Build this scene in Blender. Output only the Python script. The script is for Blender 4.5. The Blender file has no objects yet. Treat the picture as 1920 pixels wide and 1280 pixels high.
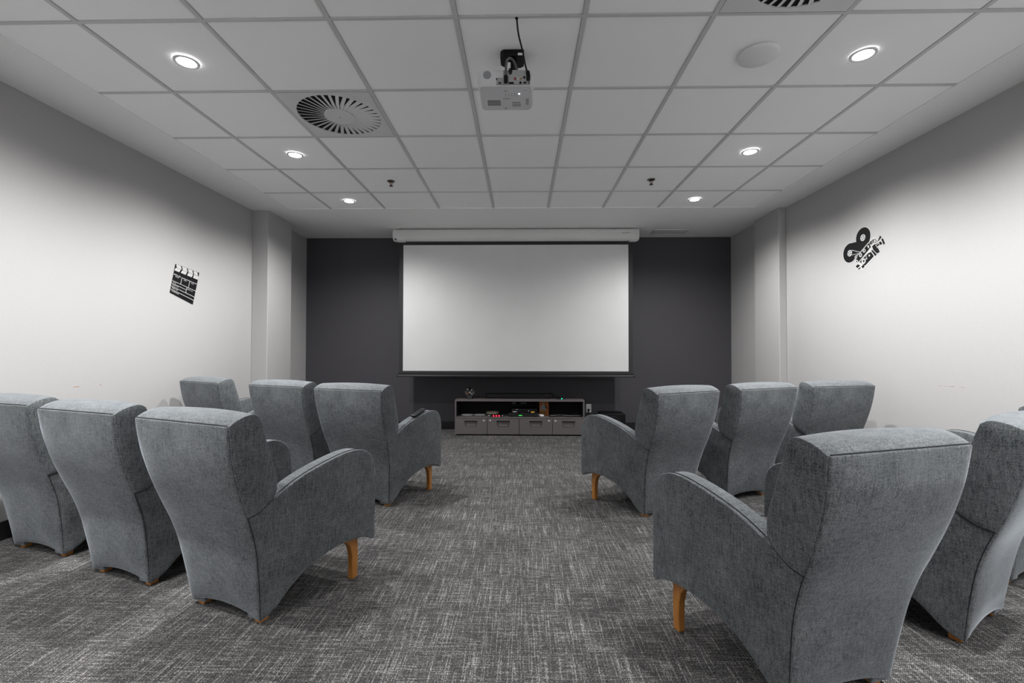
import bpy, bmesh, math, random
from mathutils import Vector, Matrix

random.seed(7)
PI = math.pi
SC = bpy.context.scene
COL = SC.collection

# ------------------------------------------------------------------ camera, world, exposure
CAM_H = 1.114
cam_data = bpy.data.cameras.new('camera')
cam_data.sensor_width = 36.0
cam_data.lens = 36.0 * 866.6 / 1920.0
cam_data.clip_start = 0.02
cam = bpy.data.objects.new('camera', cam_data)
COL.objects.link(cam)
cam.matrix_world = (Matrix.Translation((0, 0, CAM_H)) @ Matrix.Rotation(0.02023, 4, 'Z')
                    @ Matrix.Rotation(PI / 2 + 0.01531, 4, 'X') @ Matrix.Rotation(0.00167, 4, 'Z'))
SC.camera = cam

world = bpy.data.worlds.new('world')
SC.world = world
world.use_nodes = True
world.node_tree.nodes['Background'].inputs[0].default_value = (0.5, 0.5, 0.52, 1)
world.node_tree.nodes['Background'].inputs[1].default_value = 0.05

SC.view_settings.view_transform = 'Standard'
SC.view_settings.look = 'None'
SC.view_settings.exposure = 0.0
SC.view_settings.gamma = 1.0
SC.view_settings.use_curve_mapping = False
SC.cycles.max_bounces = 12
SC.cycles.diffuse_bounces = 8
SC.cycles.use_denoising = True

LAMP_W = 172.0          # watts of each ceiling downlight
LENS_GLOW = 30.0

# ------------------------------------------------------------------ room numbers (metres)
ZC = 2.6547
XL, XR = -3.01, 2.88
YF, YB = 6.40, -1.70
GX0, GX1 = -2.565, 2.54          # tiled field of the ceiling
GY0, GY1 = -1.473, 5.055


# ------------------------------------------------------------------ materials
def new_mat(name):
    m = bpy.data.materials.new(name)
    m.use_nodes = True
    nt = m.node_tree
    return m, nt, nt.nodes['Principled BSDF']


def simple(name, col, rough=0.5, metal=0.0, bump=0.0, bscale=80.0, spec=0.5, coat=0.0):
    m, nt, b = new_mat(name)
    b.inputs['Base Color'].default_value = (*col, 1)
    b.inputs['Roughness'].default_value = rough
    b.inputs['Metallic'].default_value = metal
    b.inputs['Specular IOR Level'].default_value = spec
    b.inputs['Coat Weight'].default_value = coat
    tc = nt.nodes.new('ShaderNodeTexCoord')
    n = nt.nodes.new('ShaderNodeTexNoise')
    n.inputs['Scale'].default_value = bscale
    n.inputs['Detail'].default_value = 3
    nt.links.new(tc.outputs['Object'], n.inputs['Vector'])
    mix = nt.nodes.new('ShaderNodeMix')
    mix.data_type = 'RGBA'
    mix.inputs[6].default_value = (*[c * 0.95 for c in col], 1)
    mix.inputs[7].default_value = (*[min(1, c * 1.05) for c in col], 1)
    nt.links.new(n.outputs['Fac'], mix.inputs[0])
    nt.links.new(mix.outputs[2], b.inputs['Base Color'])
    if bump:
        bp = nt.nodes.new('ShaderNodeBump')
        bp.inputs['Strength'].default_value = bump
        bp.inputs['Distance'].default_value = 0.002
        nt.links.new(n.outputs['Fac'], bp.inputs['Height'])
        nt.links.new(bp.outputs['Normal'], b.inputs['Normal'])
    return m


def emit(name, col, strength):
    m, nt, b = new_mat(name)
    b.inputs['Base Color'].default_value = (*col, 1)
    b.inputs['Emission Color'].default_value = (*col, 1)
    b.inputs['Emission Strength'].default_value = strength
    return m


def nnoise(nt, vec, scale, detail=2.0, rough=0.5, vscale=(1, 1, 1)):
    mp = nt.nodes.new('ShaderNodeMapping')
    mp.inputs['Scale'].default_value = vscale
    nt.links.new(vec, mp.inputs['Vector'])
    n = nt.nodes.new('ShaderNodeTexNoise')
    n.inputs['Scale'].default_value = scale
    n.inputs['Detail'].default_value = detail
    n.inputs['Roughness'].default_value = rough
    nt.links.new(mp.outputs['Vector'], n.inputs['Vector'])
    return n.outputs['Fac']


def mathn(nt, op, a, b=None, clamp=False):
    n = nt.nodes.new('ShaderNodeMath')
    n.operation = op
    n.use_clamp = clamp
    for i, v in enumerate((a, b)):
        if v is None:
            continue
        if isinstance(v, (int, float)):
            n.inputs[i].default_value = v
        else:
            nt.links.new(v, n.inputs[i])
    return n.outputs[0]


def ramp(nt, fac, stops):
    r = nt.nodes.new('ShaderNodeMapRange')
    r.inputs['From Min'].default_value = stops[0]
    r.inputs['From Max'].default_value = stops[1]
    r.inputs['To Min'].default_value = stops[2]
    r.inputs['To Max'].default_value = stops[3]
    nt.links.new(fac, r.inputs['Value'])
    return r.outputs[0]


def fabric_mat():
    m, nt, b = new_mat('blue_grey_chenille')
    tc = nt.nodes.new('ShaderNodeTexCoord')
    v = tc.outputs['Object']
    fine = nnoise(nt, v, 1.0, 2, 0.6, (420, 420, 260))
    streak = nnoise(nt, v, 1.0, 2, 0.5, (170, 170, 22))
    cross = nnoise(nt, v, 1.0, 2, 0.5, (26, 26, 300))
    mott = nnoise(nt, v, 9.0, 4, 0.6)
    s = mathn(nt, 'ADD', mathn(nt, 'MULTIPLY', fine, 0.50), mathn(nt, 'MULTIPLY', streak, 0.20))
    s = mathn(nt, 'ADD', s, mathn(nt, 'MULTIPLY', cross, 0.14))
    s = mathn(nt, 'ADD', s, mathn(nt, 'MULTIPLY', mott, 0.16))
    f = ramp(nt, s, (0.385, 0.64, 0.0, 1.0))
    mix = nt.nodes.new('ShaderNodeMix')
    mix.data_type = 'RGBA'
    mix.inputs[6].default_value = (0.030, 0.036, 0.039, 1)
    mix.inputs[7].default_value = (0.235, 0.250, 0.259, 1)
    nt.links.new(f, mix.inputs[0])
    nt.links.new(mix.outputs[2], b.inputs['Base Color'])
    b.inputs['Roughness'].default_value = 0.9
    b.inputs['Specular IOR Level'].default_value = 0.15
    b.inputs['Sheen Weight'].default_value = 0.8
    b.inputs['Sheen Roughness'].default_value = 0.30
    b.inputs['Sheen Tint'].default_value = (0.85, 0.92, 1.0, 1)
    bp = nt.nodes.new('ShaderNodeBump')
    bp.inputs['Strength'].default_value = 0.35
    bp.inputs['Distance'].default_value = 0.0015
    nt.links.new(s, bp.inputs['Height'])
    nt.links.new(bp.outputs['Normal'], b.inputs['Normal'])
    return m


def carpet_mat():
    m, nt, b = new_mat('grey_woven_carpet')
    tc = nt.nodes.new('ShaderNodeTexCoord')
    v = tc.outputs['Object']
    # long strokes running to the screen, in bands that come and go, and short cross strokes
    long1 = ramp(nt, nnoise(nt, v, 1.0, 1, 0.4, (190, 4.0, 1)), (0.57, 0.66, 0.0, 1.0))
    long2 = ramp(nt, nnoise(nt, v, 1.0, 1, 0.4, (130, 7, 1)), (0.57, 0.66, 0.0, 1.0))
    cr1 = ramp(nt, nnoise(nt, v, 1.0, 1, 0.4, (9, 190, 1)), (0.55, 0.65, 0.0, 1.0))
    cr2 = ramp(nt, nnoise(nt, v, 1.0, 1, 0.4, (5, 120, 1)), (0.57, 0.66, 0.0, 1.0))
    dark = ramp(nt, nnoise(nt, v, 1.0, 1, 0.4, (60, 60, 3)), (0.30, 0.50, 0.60, 1.0))
    patch = ramp(nt, nnoise(nt, v, 3.2, 3, 0.6), (0.3, 0.7, 0.75, 1.2))
    # weave loops
    mp = nt.nodes.new('ShaderNodeMapping')
    mp.inputs['Rotation'].default_value = (0, 0, 0.6)
    mp.inputs['Scale'].default_value = (170, 230, 1)
    nt.links.new(v, mp.inputs['Vector'])
    vo = nt.nodes.new('ShaderNodeTexVoronoi')
    vo.inputs['Scale'].default_value = 1.0
    vo.inputs['Randomness'].default_value = 0.45
    nt.links.new(mp.outputs['Vector'], vo.inputs['Vector'])
    loop = ramp(nt, vo.outputs['Distance'], (0.15, 0.62, 1.0, 0.12))
    speck = ramp(nt, nnoise(nt, v, 210.0, 1, 0.5), (0.35, 0.65, 0.4, 1.3))
    s = mathn(nt, 'ADD', mathn(nt, 'MULTIPLY', long1, 0.65), mathn(nt, 'MULTIPLY', long2, 0.35))
    s = mathn(nt, 'ADD', s, mathn(nt, 'MULTIPLY', cr1, 0.50))
    s = mathn(nt, 'ADD', s, mathn(nt, 'MULTIPLY', cr2, 0.28))
    s = mathn(nt, 'ADD', s, 0.27)
    s = mathn(nt, 'MULTIPLY', s, patch)
    s = mathn(nt, 'MULTIPLY', s, dark)
    s = mathn(nt, 'MULTIPLY', s, loop)
    s = mathn(nt, 'MULTIPLY', s, speck)
    s = mathn(nt, 'MINIMUM', s, 1.0)
    mix = nt.nodes.new('ShaderNodeMix')
    mix.data_type = 'RGBA'
    mix.inputs[6].default_value = (0.022, 0.022, 0.023, 1)
    mix.inputs[7].default_value = (0.50, 0.485, 0.475, 1)
    nt.links.new(s, mix.inputs[0])
    nt.links.new(mix.outputs[2], b.inputs['Base Color'])
    b.inputs['Roughness'].default_value = 0.95
    b.inputs['Specular IOR Level'].default_value = 0.1
    bp = nt.nodes.new('ShaderNodeBump')
    bp.inputs['Strength'].default_value = 0.5
    bp.inputs['Distance'].default_value = 0.002
    nt.links.new(loop, bp.inputs['Height'])
    nt.links.new(bp.outputs['Normal'], b.inputs['Normal'])
    return m


def wood_mat():
    m, nt, b = new_mat('orange_brown_wood')
    tc = nt.nodes.new('ShaderNodeTexCoord')
    f = nnoise(nt, tc.outputs['Object'], 1.0, 4, 0.6, (90, 90, 9))
    mix = nt.nodes.new('ShaderNodeMix')
    mix.data_type = 'RGBA'
    mix.inputs[6].default_value = (0.30, 0.115, 0.022, 1)
    mix.inputs[7].default_value = (0.55, 0.24, 0.060, 1)
    nt.links.new(f, mix.inputs[0])
    nt.links.new(mix.outputs[2], b.inputs['Base Color'])
    b.inputs['Roughness'].default_value = 0.35
    return m


def tile_mat():
    m, nt, b = new_mat('mineral_ceiling_tile')
    tc = nt.nodes.new('ShaderNodeTexCoord')
    v = tc.outputs['Object']
    n = nnoise(nt, v, 260.0, 3, 0.7)
    big = nnoise(nt, v, 3.0, 3, 0.6)
    mix = nt.nodes.new('ShaderNodeMix')
    mix.data_type = 'RGBA'
    mix.inputs[6].default_value = (0.90, 0.90, 0.905, 1)
    mix.inputs[7].default_value = (0.96, 0.96, 0.965, 1)
    nt.links.new(mathn(nt, 'ADD', mathn(nt, 'MULTIPLY', n, 0.6), mathn(nt, 'MULTIPLY', big, 0.4)), mix.inputs[0])
    nt.links.new(mix.outputs[2], b.inputs['Base Color'])
    b.inputs['Roughness'].default_value = 0.9
    bp = nt.nodes.new('ShaderNodeBump')
    bp.inputs['Strength'].default_value = 0.15
    bp.inputs['Distance'].default_value = 0.001
    nt.links.new(n, bp.inputs['Height'])
    nt.links.new(bp.outputs['Normal'], b.inputs['Normal'])
    return m


M = {
    'fabric': fabric_mat(),
    'carpet': carpet_mat(),
    'wood': wood_mat(),
    'tile': tile_mat(),
    'rail': simple('painted_steel_rail', (0.56, 0.56, 0.565), 0.5, bscale=20),
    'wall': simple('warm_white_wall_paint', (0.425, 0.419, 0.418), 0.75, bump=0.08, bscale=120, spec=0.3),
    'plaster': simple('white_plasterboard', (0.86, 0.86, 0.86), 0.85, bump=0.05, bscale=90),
    'charcoal': simple('charcoal_wall_paint', (0.068, 0.065, 0.073), 0.6, bump=0.05, bscale=120, spec=0.3),
    'skirt': simple('black_vinyl_skirting', (0.008, 0.008, 0.009), 0.5),
    'screen': simple('matt_white_screen', (0.665, 0.67, 0.67), 0.8, bscale=3),
    'screen_edge': simple('black_screen_border', (0.028, 0.027, 0.029), 0.8),
    'case_white': simple('glossy_white_case', (0.72, 0.72, 0.715), 0.22, bscale=5),
    'vent': simple('white_powder_coat', (0.66, 0.66, 0.67), 0.5, bscale=10),
    'black': simple('black_plastic', (0.004, 0.004, 0.0045), 0.5, spec=0.25),
    'satin': simple('dark_satin_plastic', (0.014, 0.014, 0.015), 0.5, spec=0.3),
    'dark_void': simple('dark_plenum', (0.004, 0.004, 0.004), 1.0),
    'seat': simple('smooth_taupe_grey_vinyl', (0.085, 0.078, 0.080), 0.5, bscale=40),
    'under': simple('black_dust_cover', (0.008, 0.008, 0.008), 0.95),
    'thread': simple('dark_seam_thread', (0.012, 0.014, 0.016), 0.9),
    'laminate': simple('taupe_grey_laminate', (0.135, 0.118, 0.120), 0.45, bscale=60),
    'laminate_shade': simple('shelf_shade_black', (0.006, 0.006, 0.006), 0.8),  # near-black laminate: shade of the cabinet inside put into the colour
    'chrome': simple('brushed_nickel', (0.75, 0.73, 0.70), 0.35, 0.55),
    'white_pl': simple('white_plastic', (0.74, 0.74, 0.74), 0.4),
    'pj': simple('projector_white_plastic', (0.62, 0.63, 0.645), 0.38, bscale=12),
    'pj_grey': simple('projector_grey_panel', (0.36, 0.365, 0.375), 0.5, bscale=12),
    'print': simple('grey_print', (0.16, 0.165, 0.17), 0.7),
    'cable_grey': simple('grey_cable_sleeve', (0.09, 0.09, 0.095), 0.4),
    'red_pl': simple('red_plastic', (0.35, 0.04, 0.02), 0.4),
    'gold': simple('gold_ring', (0.45, 0.36, 0.18), 0.35, 0.6),
    'stk_black': simple('black_sticker_vinyl', (0.005, 0.005, 0.006), 0.6, spec=0.15),
    'stk_white': simple('white_sticker_vinyl', (0.50, 0.495, 0.49), 0.5),
    'orange': simple('orange_case_sleeve', (0.42, 0.11, 0.012), 0.35, bscale=30),
    'orange_art': simple('pale_cover_art', (0.25, 0.26, 0.25), 0.4),
    'olive_art': simple('olive_cover_art', (0.16, 0.14, 0.03), 0.4),
    'beige': simple('beige_woven_dish', (0.30, 0.26, 0.19), 0.7, bscale=150),
    'bronze': simple('bulb_frame_bronze', (0.10, 0.09, 0.08), 0.35, 0.8),
    'scuff': simple('brown_scuff', (0.42, 0.27, 0.20), 0.8),
    'lens': emit('downlight_lens_glow', (1.0, 0.985, 0.96), LENS_GLOW),
    'led_red': emit('red_led', (1.0, 0.01, 0.03), 6.0),
    'led_green': emit('green_led', (0.05, 0.9, 0.10), 1.2),
    'led_teal': emit('teal_led', (0.0, 0.75, 0.35), 1.6),
    'led_amber': emit('amber_led', (0.9, 0.45, 0.05), 0.9),
    'led_white': emit('blue_white_led', (0.75, 0.80, 1.0), 14.0),
}
gm, gnt, gb = new_mat('clear_glass')
gb.inputs['Base Color'].default_value = (0.97, 0.99, 0.98, 1)
gb.inputs['Transmission Weight'].default_value = 1.0
gb.inputs['Roughness'].default_value = 0.02
gb.inputs['IOR'].default_value = 1.4
M['glass'] = gm


# ------------------------------------------------------------------ helpers
def link(name, me, mat=None, parent=None, smooth=False, bevel=0.0, seg=2, angle=40):
    o = bpy.data.objects.new(name, me)
    COL.objects.link(o)
    if mat is not None and not me.materials:
        me.materials.append(mat)
    if parent is not None:
        o.parent = parent
    if smooth:
        for p in me.polygons:
            p.use_smooth = True
    if bevel:
        md = o.modifiers.new('bevel', 'BEVEL')
        md.width = bevel
        md.segments = seg
        md.limit_method = 'ANGLE'
        md.angle_limit = math.radians(angle)
        md.harden_normals = False
    return o


def tag(o, label=None, cat=None, group=None, kind=None):
    if label: o['label'] = label
    if cat: o['category'] = cat
    if group: o['group'] = group
    if kind: o['kind'] = kind
    return o


def empty(name, loc=(0, 0, 0), rz=0.0):
    o = bpy.data.objects.new(name, None)
    o.empty_display_size = 0.1
    COL.objects.link(o)
    o.location = loc
    o.rotation_euler = (0, 0, rz)
    return o


def copy_tree(o, parent=None):
    c = o.copy()
    COL.objects.link(c)
    c.parent = parent
    for ch in list(o.children):
        copy_tree(ch, c)
    return c


class MB:
    """collects shapes; build() links them as ONE mesh object"""
    def __init__(self):
        self.v, self.f = [], []

    def add(self, vs, fs):
        n = len(self.v)
        self.v += [tuple(p) for p in vs]
        self.f += [tuple(i + n for i in q) for q in fs]
        return self

    def box(self, x0, x1, y0, y1, z0, z1):
        return self.add([(x0, y0, z0), (x1, y0, z0), (x1, y1, z0), (x0, y1, z0),
                         (x0, y0, z1), (x1, y0, z1), (x1, y1, z1), (x0, y1, z1)],
                        [(0, 3, 2, 1), (4, 5, 6, 7), (0, 1, 5, 4), (1, 2, 6, 5), (2, 3, 7, 6), (3, 0, 4, 7)])

    def lathe(self, prof, c=(0, 0, 0), n=32, axis='z', a0=0.0, a1=2 * PI):
        """prof: (radius, height) pairs"""
        full = abs(a1 - a0 - 2 * PI) < 1e-6
        m = n if full else n + 1
        vs = []
        for r, h in prof:
            for k in range(m):
                a = a0 + (a1 - a0) * k / n
                p = (r * math.cos(a), r * math.sin(a), h)
                if axis == 'y': p = (p[0], p[2], p[1])
                if axis == 'x': p = (p[2], p[0], p[1])
                vs.append((p[0] + c[0], p[1] + c[1], p[2] + c[2]))
        fs = []
        for i in range(len(prof) - 1):
            for k in range(n):
                k2 = (k + 1) % m
                q = (i * m + k, i * m + k2, (i + 1) * m + k2, (i + 1) * m + k)
                fs.append(q if axis != 'y' else q[::-1])
        if full:
            if prof[0][0] > 1e-6:
                q = tuple(range(m))
                fs.append(q[::-1] if axis != 'y' else q)
            if prof[-1][0] > 1e-6:
                q = tuple((len(prof) - 1) * m + k for k in range(m))
                fs.append(q if axis != 'y' else q[::-1])
        return self.add(vs, fs)

    def tube(self, pts, r, n=8):
        pts = [Vector(p) for p in pts]
        vs = []
        prev = None
        for i, p in enumerate(pts):
            t = (pts[min(i + 1, len(pts) - 1)] - pts[max(i - 1, 0)]).normalized()
            up = Vector((0, 0, 1)) if abs(t.z) < 0.9 else Vector((1, 0, 0))
            if prev is None:
                a = t.cross(up).normalized()
            else:
                a = (prev - t * prev.dot(t)).normalized()
            prev = a
            b = t.cross(a)
            for k in range(n):
                an = 2 * PI * k / n
                vs.append(p + r * (math.cos(an) * a + math.sin(an) * b))
        fs = []
        for i in range(len(pts) - 1):
            for k in range(n):
                fs.append((i * n + k, i * n + (k + 1) % n, (i + 1) * n + (k + 1) % n, (i + 1) * n + k))
        fs.append(tuple(range(n))[::-1])
        fs.append(tuple((len(pts) - 1) * n + k for k in range(n)))
        return self.add(vs, fs)

    def prism(self, poly, z0, z1, tf=lambda x, y, z: (x, y, z)):
        n = len(poly)
        vs = [tf(x, y, z0) for x, y in poly] + [tf(x, y, z1) for x, y in poly]
        fs = [tuple(range(n))[::-1], tuple(range(n, 2 * n))]
        fs += [(i, (i + 1) % n, n + (i + 1) % n, n + i) for i in range(n)]
        return self.add(vs, fs)

    def build(self, name, mat, parent=None, smooth=False, bevel=0.0, seg=2, angle=40, fix=True):
        me = bpy.data.meshes.new(name)
        me.from_pydata(self.v, [], self.f)
        if fix:
            bm = bmesh.new()
            bm.from_mesh(me)
            bmesh.ops.remove_doubles(bm, verts=bm.verts, dist=1e-5)
            bmesh.ops.recalc_face_normals(bm, faces=bm.faces)
            bm.to_mesh(me)
            bm.free()
        me.update()
        o = link(name, me, mat, parent, False, bevel, seg, angle)
        if smooth:
            for p in me.polygons: p.use_smooth = True
            if not bevel:
                me.set_sharp_from_angle(angle=math.radians(angle))
        return o


def box(name, x0, x1, y0, y1, z0, z1, mat, parent=None, bevel=0.0, seg=2):
    return MB().box(x0, x1, y0, y1, z0, z1).build(name, mat, parent, bevel=bevel, seg=seg)


def catmull(pts, n):
    """n+1 samples, evenly spaced by length, of a smooth curve through pts"""
    P = [Vector(p).to_3d() if len(p) == 2 else Vector(p) for p in pts]
    P = [P[0] * 2 - P[1]] + P + [P[-1] * 2 - P[-2]]
    out = []
    for i in range(1, len(P) - 2):
        for k in range(12):
            t = k / 12
            a, b, c, d = P[i - 1], P[i], P[i + 1], P[i + 2]
            out.append(0.5 * ((2 * b) + (c - a) * t + (2 * a - 5 * b + 4 * c - d) * t * t + (3 * b - a - 3 * c + d) * t ** 3))
    out.append(P[-2])
    L = [0.0]
    for i in range(1, len(out)): L.append(L[-1] + (out[i] - out[i - 1]).length)
    res = []
    j = 0
    for k in range(n + 1):
        s = L[-1] * k / n
        while j < len(L) - 2 and L[j + 1] < s: j += 1
        t = (s - L[j]) / max(1e-9, L[j + 1] - L[j])
        res.append(out[j].lerp(out[j + 1], min(1, max(0, t))))
    return res


def coons(lo, up, le, ri):
    """grid[j][i] of (y, z); lo/up run along i, le/ri run along j"""
    nu, nv = len(lo) - 1, len(le) - 1
    g = []
    for j in range(nv + 1):
        v = j / nv
        row = []
        for i in range(nu + 1):
            u = i / nu
            p = (lo[i] * (1 - v) + up[i] * v + le[j] * (1 - u) + ri[j] * u
                 - (lo[0] * (1 - u) * (1 - v) + lo[nu] * u * (1 - v) + up[0] * (1 - u) * v + up[nu] * u * v))
            row.append(p)
        g.append(row)
    return g


def lerp(a, b, t): return a + (b - a) * t


def interp(x, xs, ys):
    if x <= xs[0]: return ys[0]
    for i in range(1, len(xs)):
        if x <= xs[i]:
            return lerp(ys[i - 1], ys[i], (x - xs[i - 1]) / (xs[i] - xs[i - 1]))
    return ys[-1]


# ------------------------------------------------------------------ the room shell
def setting():
    fl = box('floor', XL - 0.15, XR + 0.15, YB - 0.15, YF + 0.15, -0.06, 0.0, M['carpet'])
    tag(fl, 'grey woven carpet floor with pale streaks', kind='structure')
    w = box('wall_front', XL - 0.15, XR + 0.15, YF, YF + 0.12, 0, ZC, M['charcoal'])
    tag(w, 'charcoal wall behind the projection screen', kind='structure')
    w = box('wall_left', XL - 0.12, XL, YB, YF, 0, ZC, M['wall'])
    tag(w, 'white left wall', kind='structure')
    for k, (y, z, l) in enumerate(((3.071, 0.853, 0.020), (3.25, 0.852, 0.006))):
        MB().box(XL - 0.001, XL + 0.0008, y - l, y + l, z - 0.003, z + 0.002).build('scuff_mark', M['scuff'], w)
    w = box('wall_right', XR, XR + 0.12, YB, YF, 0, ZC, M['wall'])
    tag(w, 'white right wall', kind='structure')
    for (y, z, l) in ((3.198, 0.862, 0.008), (3.154, 0.866, 0.016), (3.079, 0.868, 0.009), (3.245, 0.862, 0.008)):
        MB().box(XR - 0.0008, XR + 0.001, y - l, y + l, z - 0.0012, z + 0.0012).build('scuff_mark', M['scuff'], w)
    w = box('wall_back', XL - 0.15, XR + 0.15, YB - 0.12, YB, 0, ZC, M['plaster'])
    tag(w, 'white wall behind the viewer', kind='structure')
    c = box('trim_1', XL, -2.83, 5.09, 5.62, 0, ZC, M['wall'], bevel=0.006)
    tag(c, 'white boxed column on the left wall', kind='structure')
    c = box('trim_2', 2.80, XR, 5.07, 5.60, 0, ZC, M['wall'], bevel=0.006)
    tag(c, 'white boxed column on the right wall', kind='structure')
    for n, a in (('baseboard_front', (XL, XR, YF - 0.012, YF)),
                 ('baseboard_left', (XL, XL + 0.012, YB, 5.09)),
                 ('baseboard_right', (XR - 0.012, XR, YB, 5.07)),
                 ('baseboard_back', (XL, XR, YB, YB + 0.012))):
        o = box(n, *a, 0.0, 0.108, M['skirt'], bevel=0.003)
        tag(o, 'black skirting board', kind='structure')
    mb = MB()
    for (x0, x1, y0, y1) in ((XL, -2.83, 5.078, 5.09), (-2.83, -2.818, 5.078, 5.62), (2.788, XR, 5.058, 5.07), (2.788, 2.80, 5.058, 5.60)):
        mb.box(x0, x1, y0, y1, 0, 0.108)
    o = mb.build('trim_3', M['skirt'])
    tag(o, 'black skirting around the two columns', kind='structure')

    # ceiling: plasterboard border, then rails and tiles one by one
    mb = MB()
    mb.box(XL - 0.15, GX0, YB - 0.12, YF + 0.12, ZC, ZC + 0.05)
    mb.box(GX1, XR + 0.15, YB - 0.12, YF + 0.12, ZC, ZC + 0.05)
    mb.box(GX0, GX1, GY1, YF + 0.12, ZC, ZC + 0.05)
    mb.box(GX0, GX1, YB - 0.12, GY0, ZC, ZC + 0.05)
    mb.box(XL - 0.15, XR + 0.15, YB - 0.12, YF + 0.12, ZC + 0.17, ZC + 0.20)
    ce = mb.build('ceiling', M['plaster'])
    tag(ce, 'white plasterboard ceiling border around the tiled field', kind='structure')
    xs = [-2.1086 + 0.6 * i for i in range(8)]
    ys = [2.127 + 0.6 * j for j in range(-5, 5)]
    XE = [GX0] + xs + [GX1]
    YE = [GY0] + ys + [GY1]
    hw = 0.0105
    for x in xs:
        box('grid_rail', x - hw, x + hw, GY0, GY1, ZC - 0.0005, ZC + 0.03, M['rail'], ce)
    cells = {}
    for i in range(len(XE) - 1):
        for j in range(len(YE) - 1):
            x0 = XE[i] + (hw if i else 0.0)
            x1 = XE[i + 1] - (hw if i < len(XE) - 2 else 0.0)
            y0 = YE[j] + (hw * 0.8 if j else 0.0)
            y1 = YE[j + 1] - (hw * 0.8 if j < len(YE) - 2 else 0.0)
            if j:
                k = 'r%.3f' % (x1 - x0)
                cx = (x0 + x1) / 2
                if k not in cells:
                    d = (x1 - x0) / 2
                    cells[k] = MB().box(-d, d, -hw * 0.8, hw * 0.8, 0.0, 0.028).build('grid_rail', M['rail'], ce)
                    o = cells[k]
                else:
                    o = cells[k].copy()
                    COL.objects.link(o)
                o.location = (cx, YE[j], ZC)
            if (i, j) in ((2, 7), (6, 5)):      # the two swirl diffusers sit in these cells
                continue
            dx, dy = (x1 - x0) / 2 - 0.0012, (y1 - y0) / 2 - 0.0012
            k = 't%.3f_%.3f' % (dx, dy)
            if k not in cells:
                cells[k] = MB().box(-dx, dx, -dy, dy, 0, 0.015).build('ceiling_tile', M['tile'], ce, bevel=0.0015, seg=1)
                o = cells[k]
            else:
                o = cells[k].copy()
                COL.objects.link(o)
            o.location = ((x0 + x1) / 2, (y0 + y1) / 2, ZC + 0.005 + random.uniform(-0.0012, 0.0012))
    # shadow-gap angle round the tiled field
    mb = MB()
    mb.box(GX0 - 0.004, GX0 + 0.006, GY0, GY1, ZC - 0.002, ZC + 0.01)
    mb.box(GX1 - 0.006, GX1 + 0.004, GY0, GY1, ZC - 0.002, ZC + 0.01)
    mb.box(GX0, GX1, GY1 - 0.006, GY1 + 0.004, ZC - 0.002, ZC + 0.01)
    mb.build('edge_angle', M['plaster'], ce)
    return ce


setting()


# ------------------------------------------------------------------ ceiling fittings
def make_downlight():
    t = empty('ceiling_downlight')
    MB().lathe([(0.046, 0.0), (0.046, -0.004), (0.052, -0.007), (0.060, -0.006), (0.062, 0.0)], n=40).build('trim_ring', M['vent'], t, smooth=True)
    MB().lathe([(0.0, -0.0025), (0.046, -0.0025), (0.046, 0.0)], n=40).build('light_lens', M['lens'], t)
    ld = bpy.data.lights.new('downlight_lamp', 'SPOT')
    ld.energy = LAMP_W
    ld.color = (1.0, 0.996, 0.99)
    ld.spot_size = math.radians(140)
    ld.spot_blend = 1.0
    ld.shadow_soft_size = 0.03
    lo = bpy.data.objects.new('lamp', ld)
    COL.objects.link(lo)
    lo.parent = t
    lo.location = (0, 0, -0.045)
    return t


LX = (-1.805, 1.785)
LY = (4.78, 3.625, 2.43, 1.23, 0.03, -1.17)
where = {4.78: 'nearest the screen', 3.625: 'in the middle of its row', 2.43: 'closest to the viewer in the picture',
         1.23: 'over the back row of chairs', 0.03: 'above the viewer', -1.17: 'behind the viewer'}
dl = make_downlight()
wide_lamp = [c for c in dl.children if c.type == 'LIGHT'][0].data.copy()
wide_lamp.spot_size = math.radians(160)
wide_lamp.spot_blend = 0.75
wide_lamp.energy = LAMP_W * 0.68
narrow_lamp = [c for c in dl.children if c.type == 'LIGHT'][0].data
first = True
TILT = math.radians(12)
for x, side in zip(LX, ('left', 'right')):
    for y in LY:
        o = dl if first else copy_tree(dl)
        first = False
        o.location = (x, y, ZC - 0.0005)
        lamp = [c for c in o.children if c.type == 'LIGHT'][0]
        lamp.rotation_euler = (0, (TILT if x < 0 else -TILT) * (0.0 if y > 4.5 else 1.0), 0)
        lamp.data = narrow_lamp
        if y > 4.5:                      # the pair by the screen has the wider beam
            lamp.data = wide_lamp
        tag(o, 'lit round recessed downlight on the %s side, %s' % (side, where[y]), 'ceiling light',
            'recessed downlights in two rows')


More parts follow.
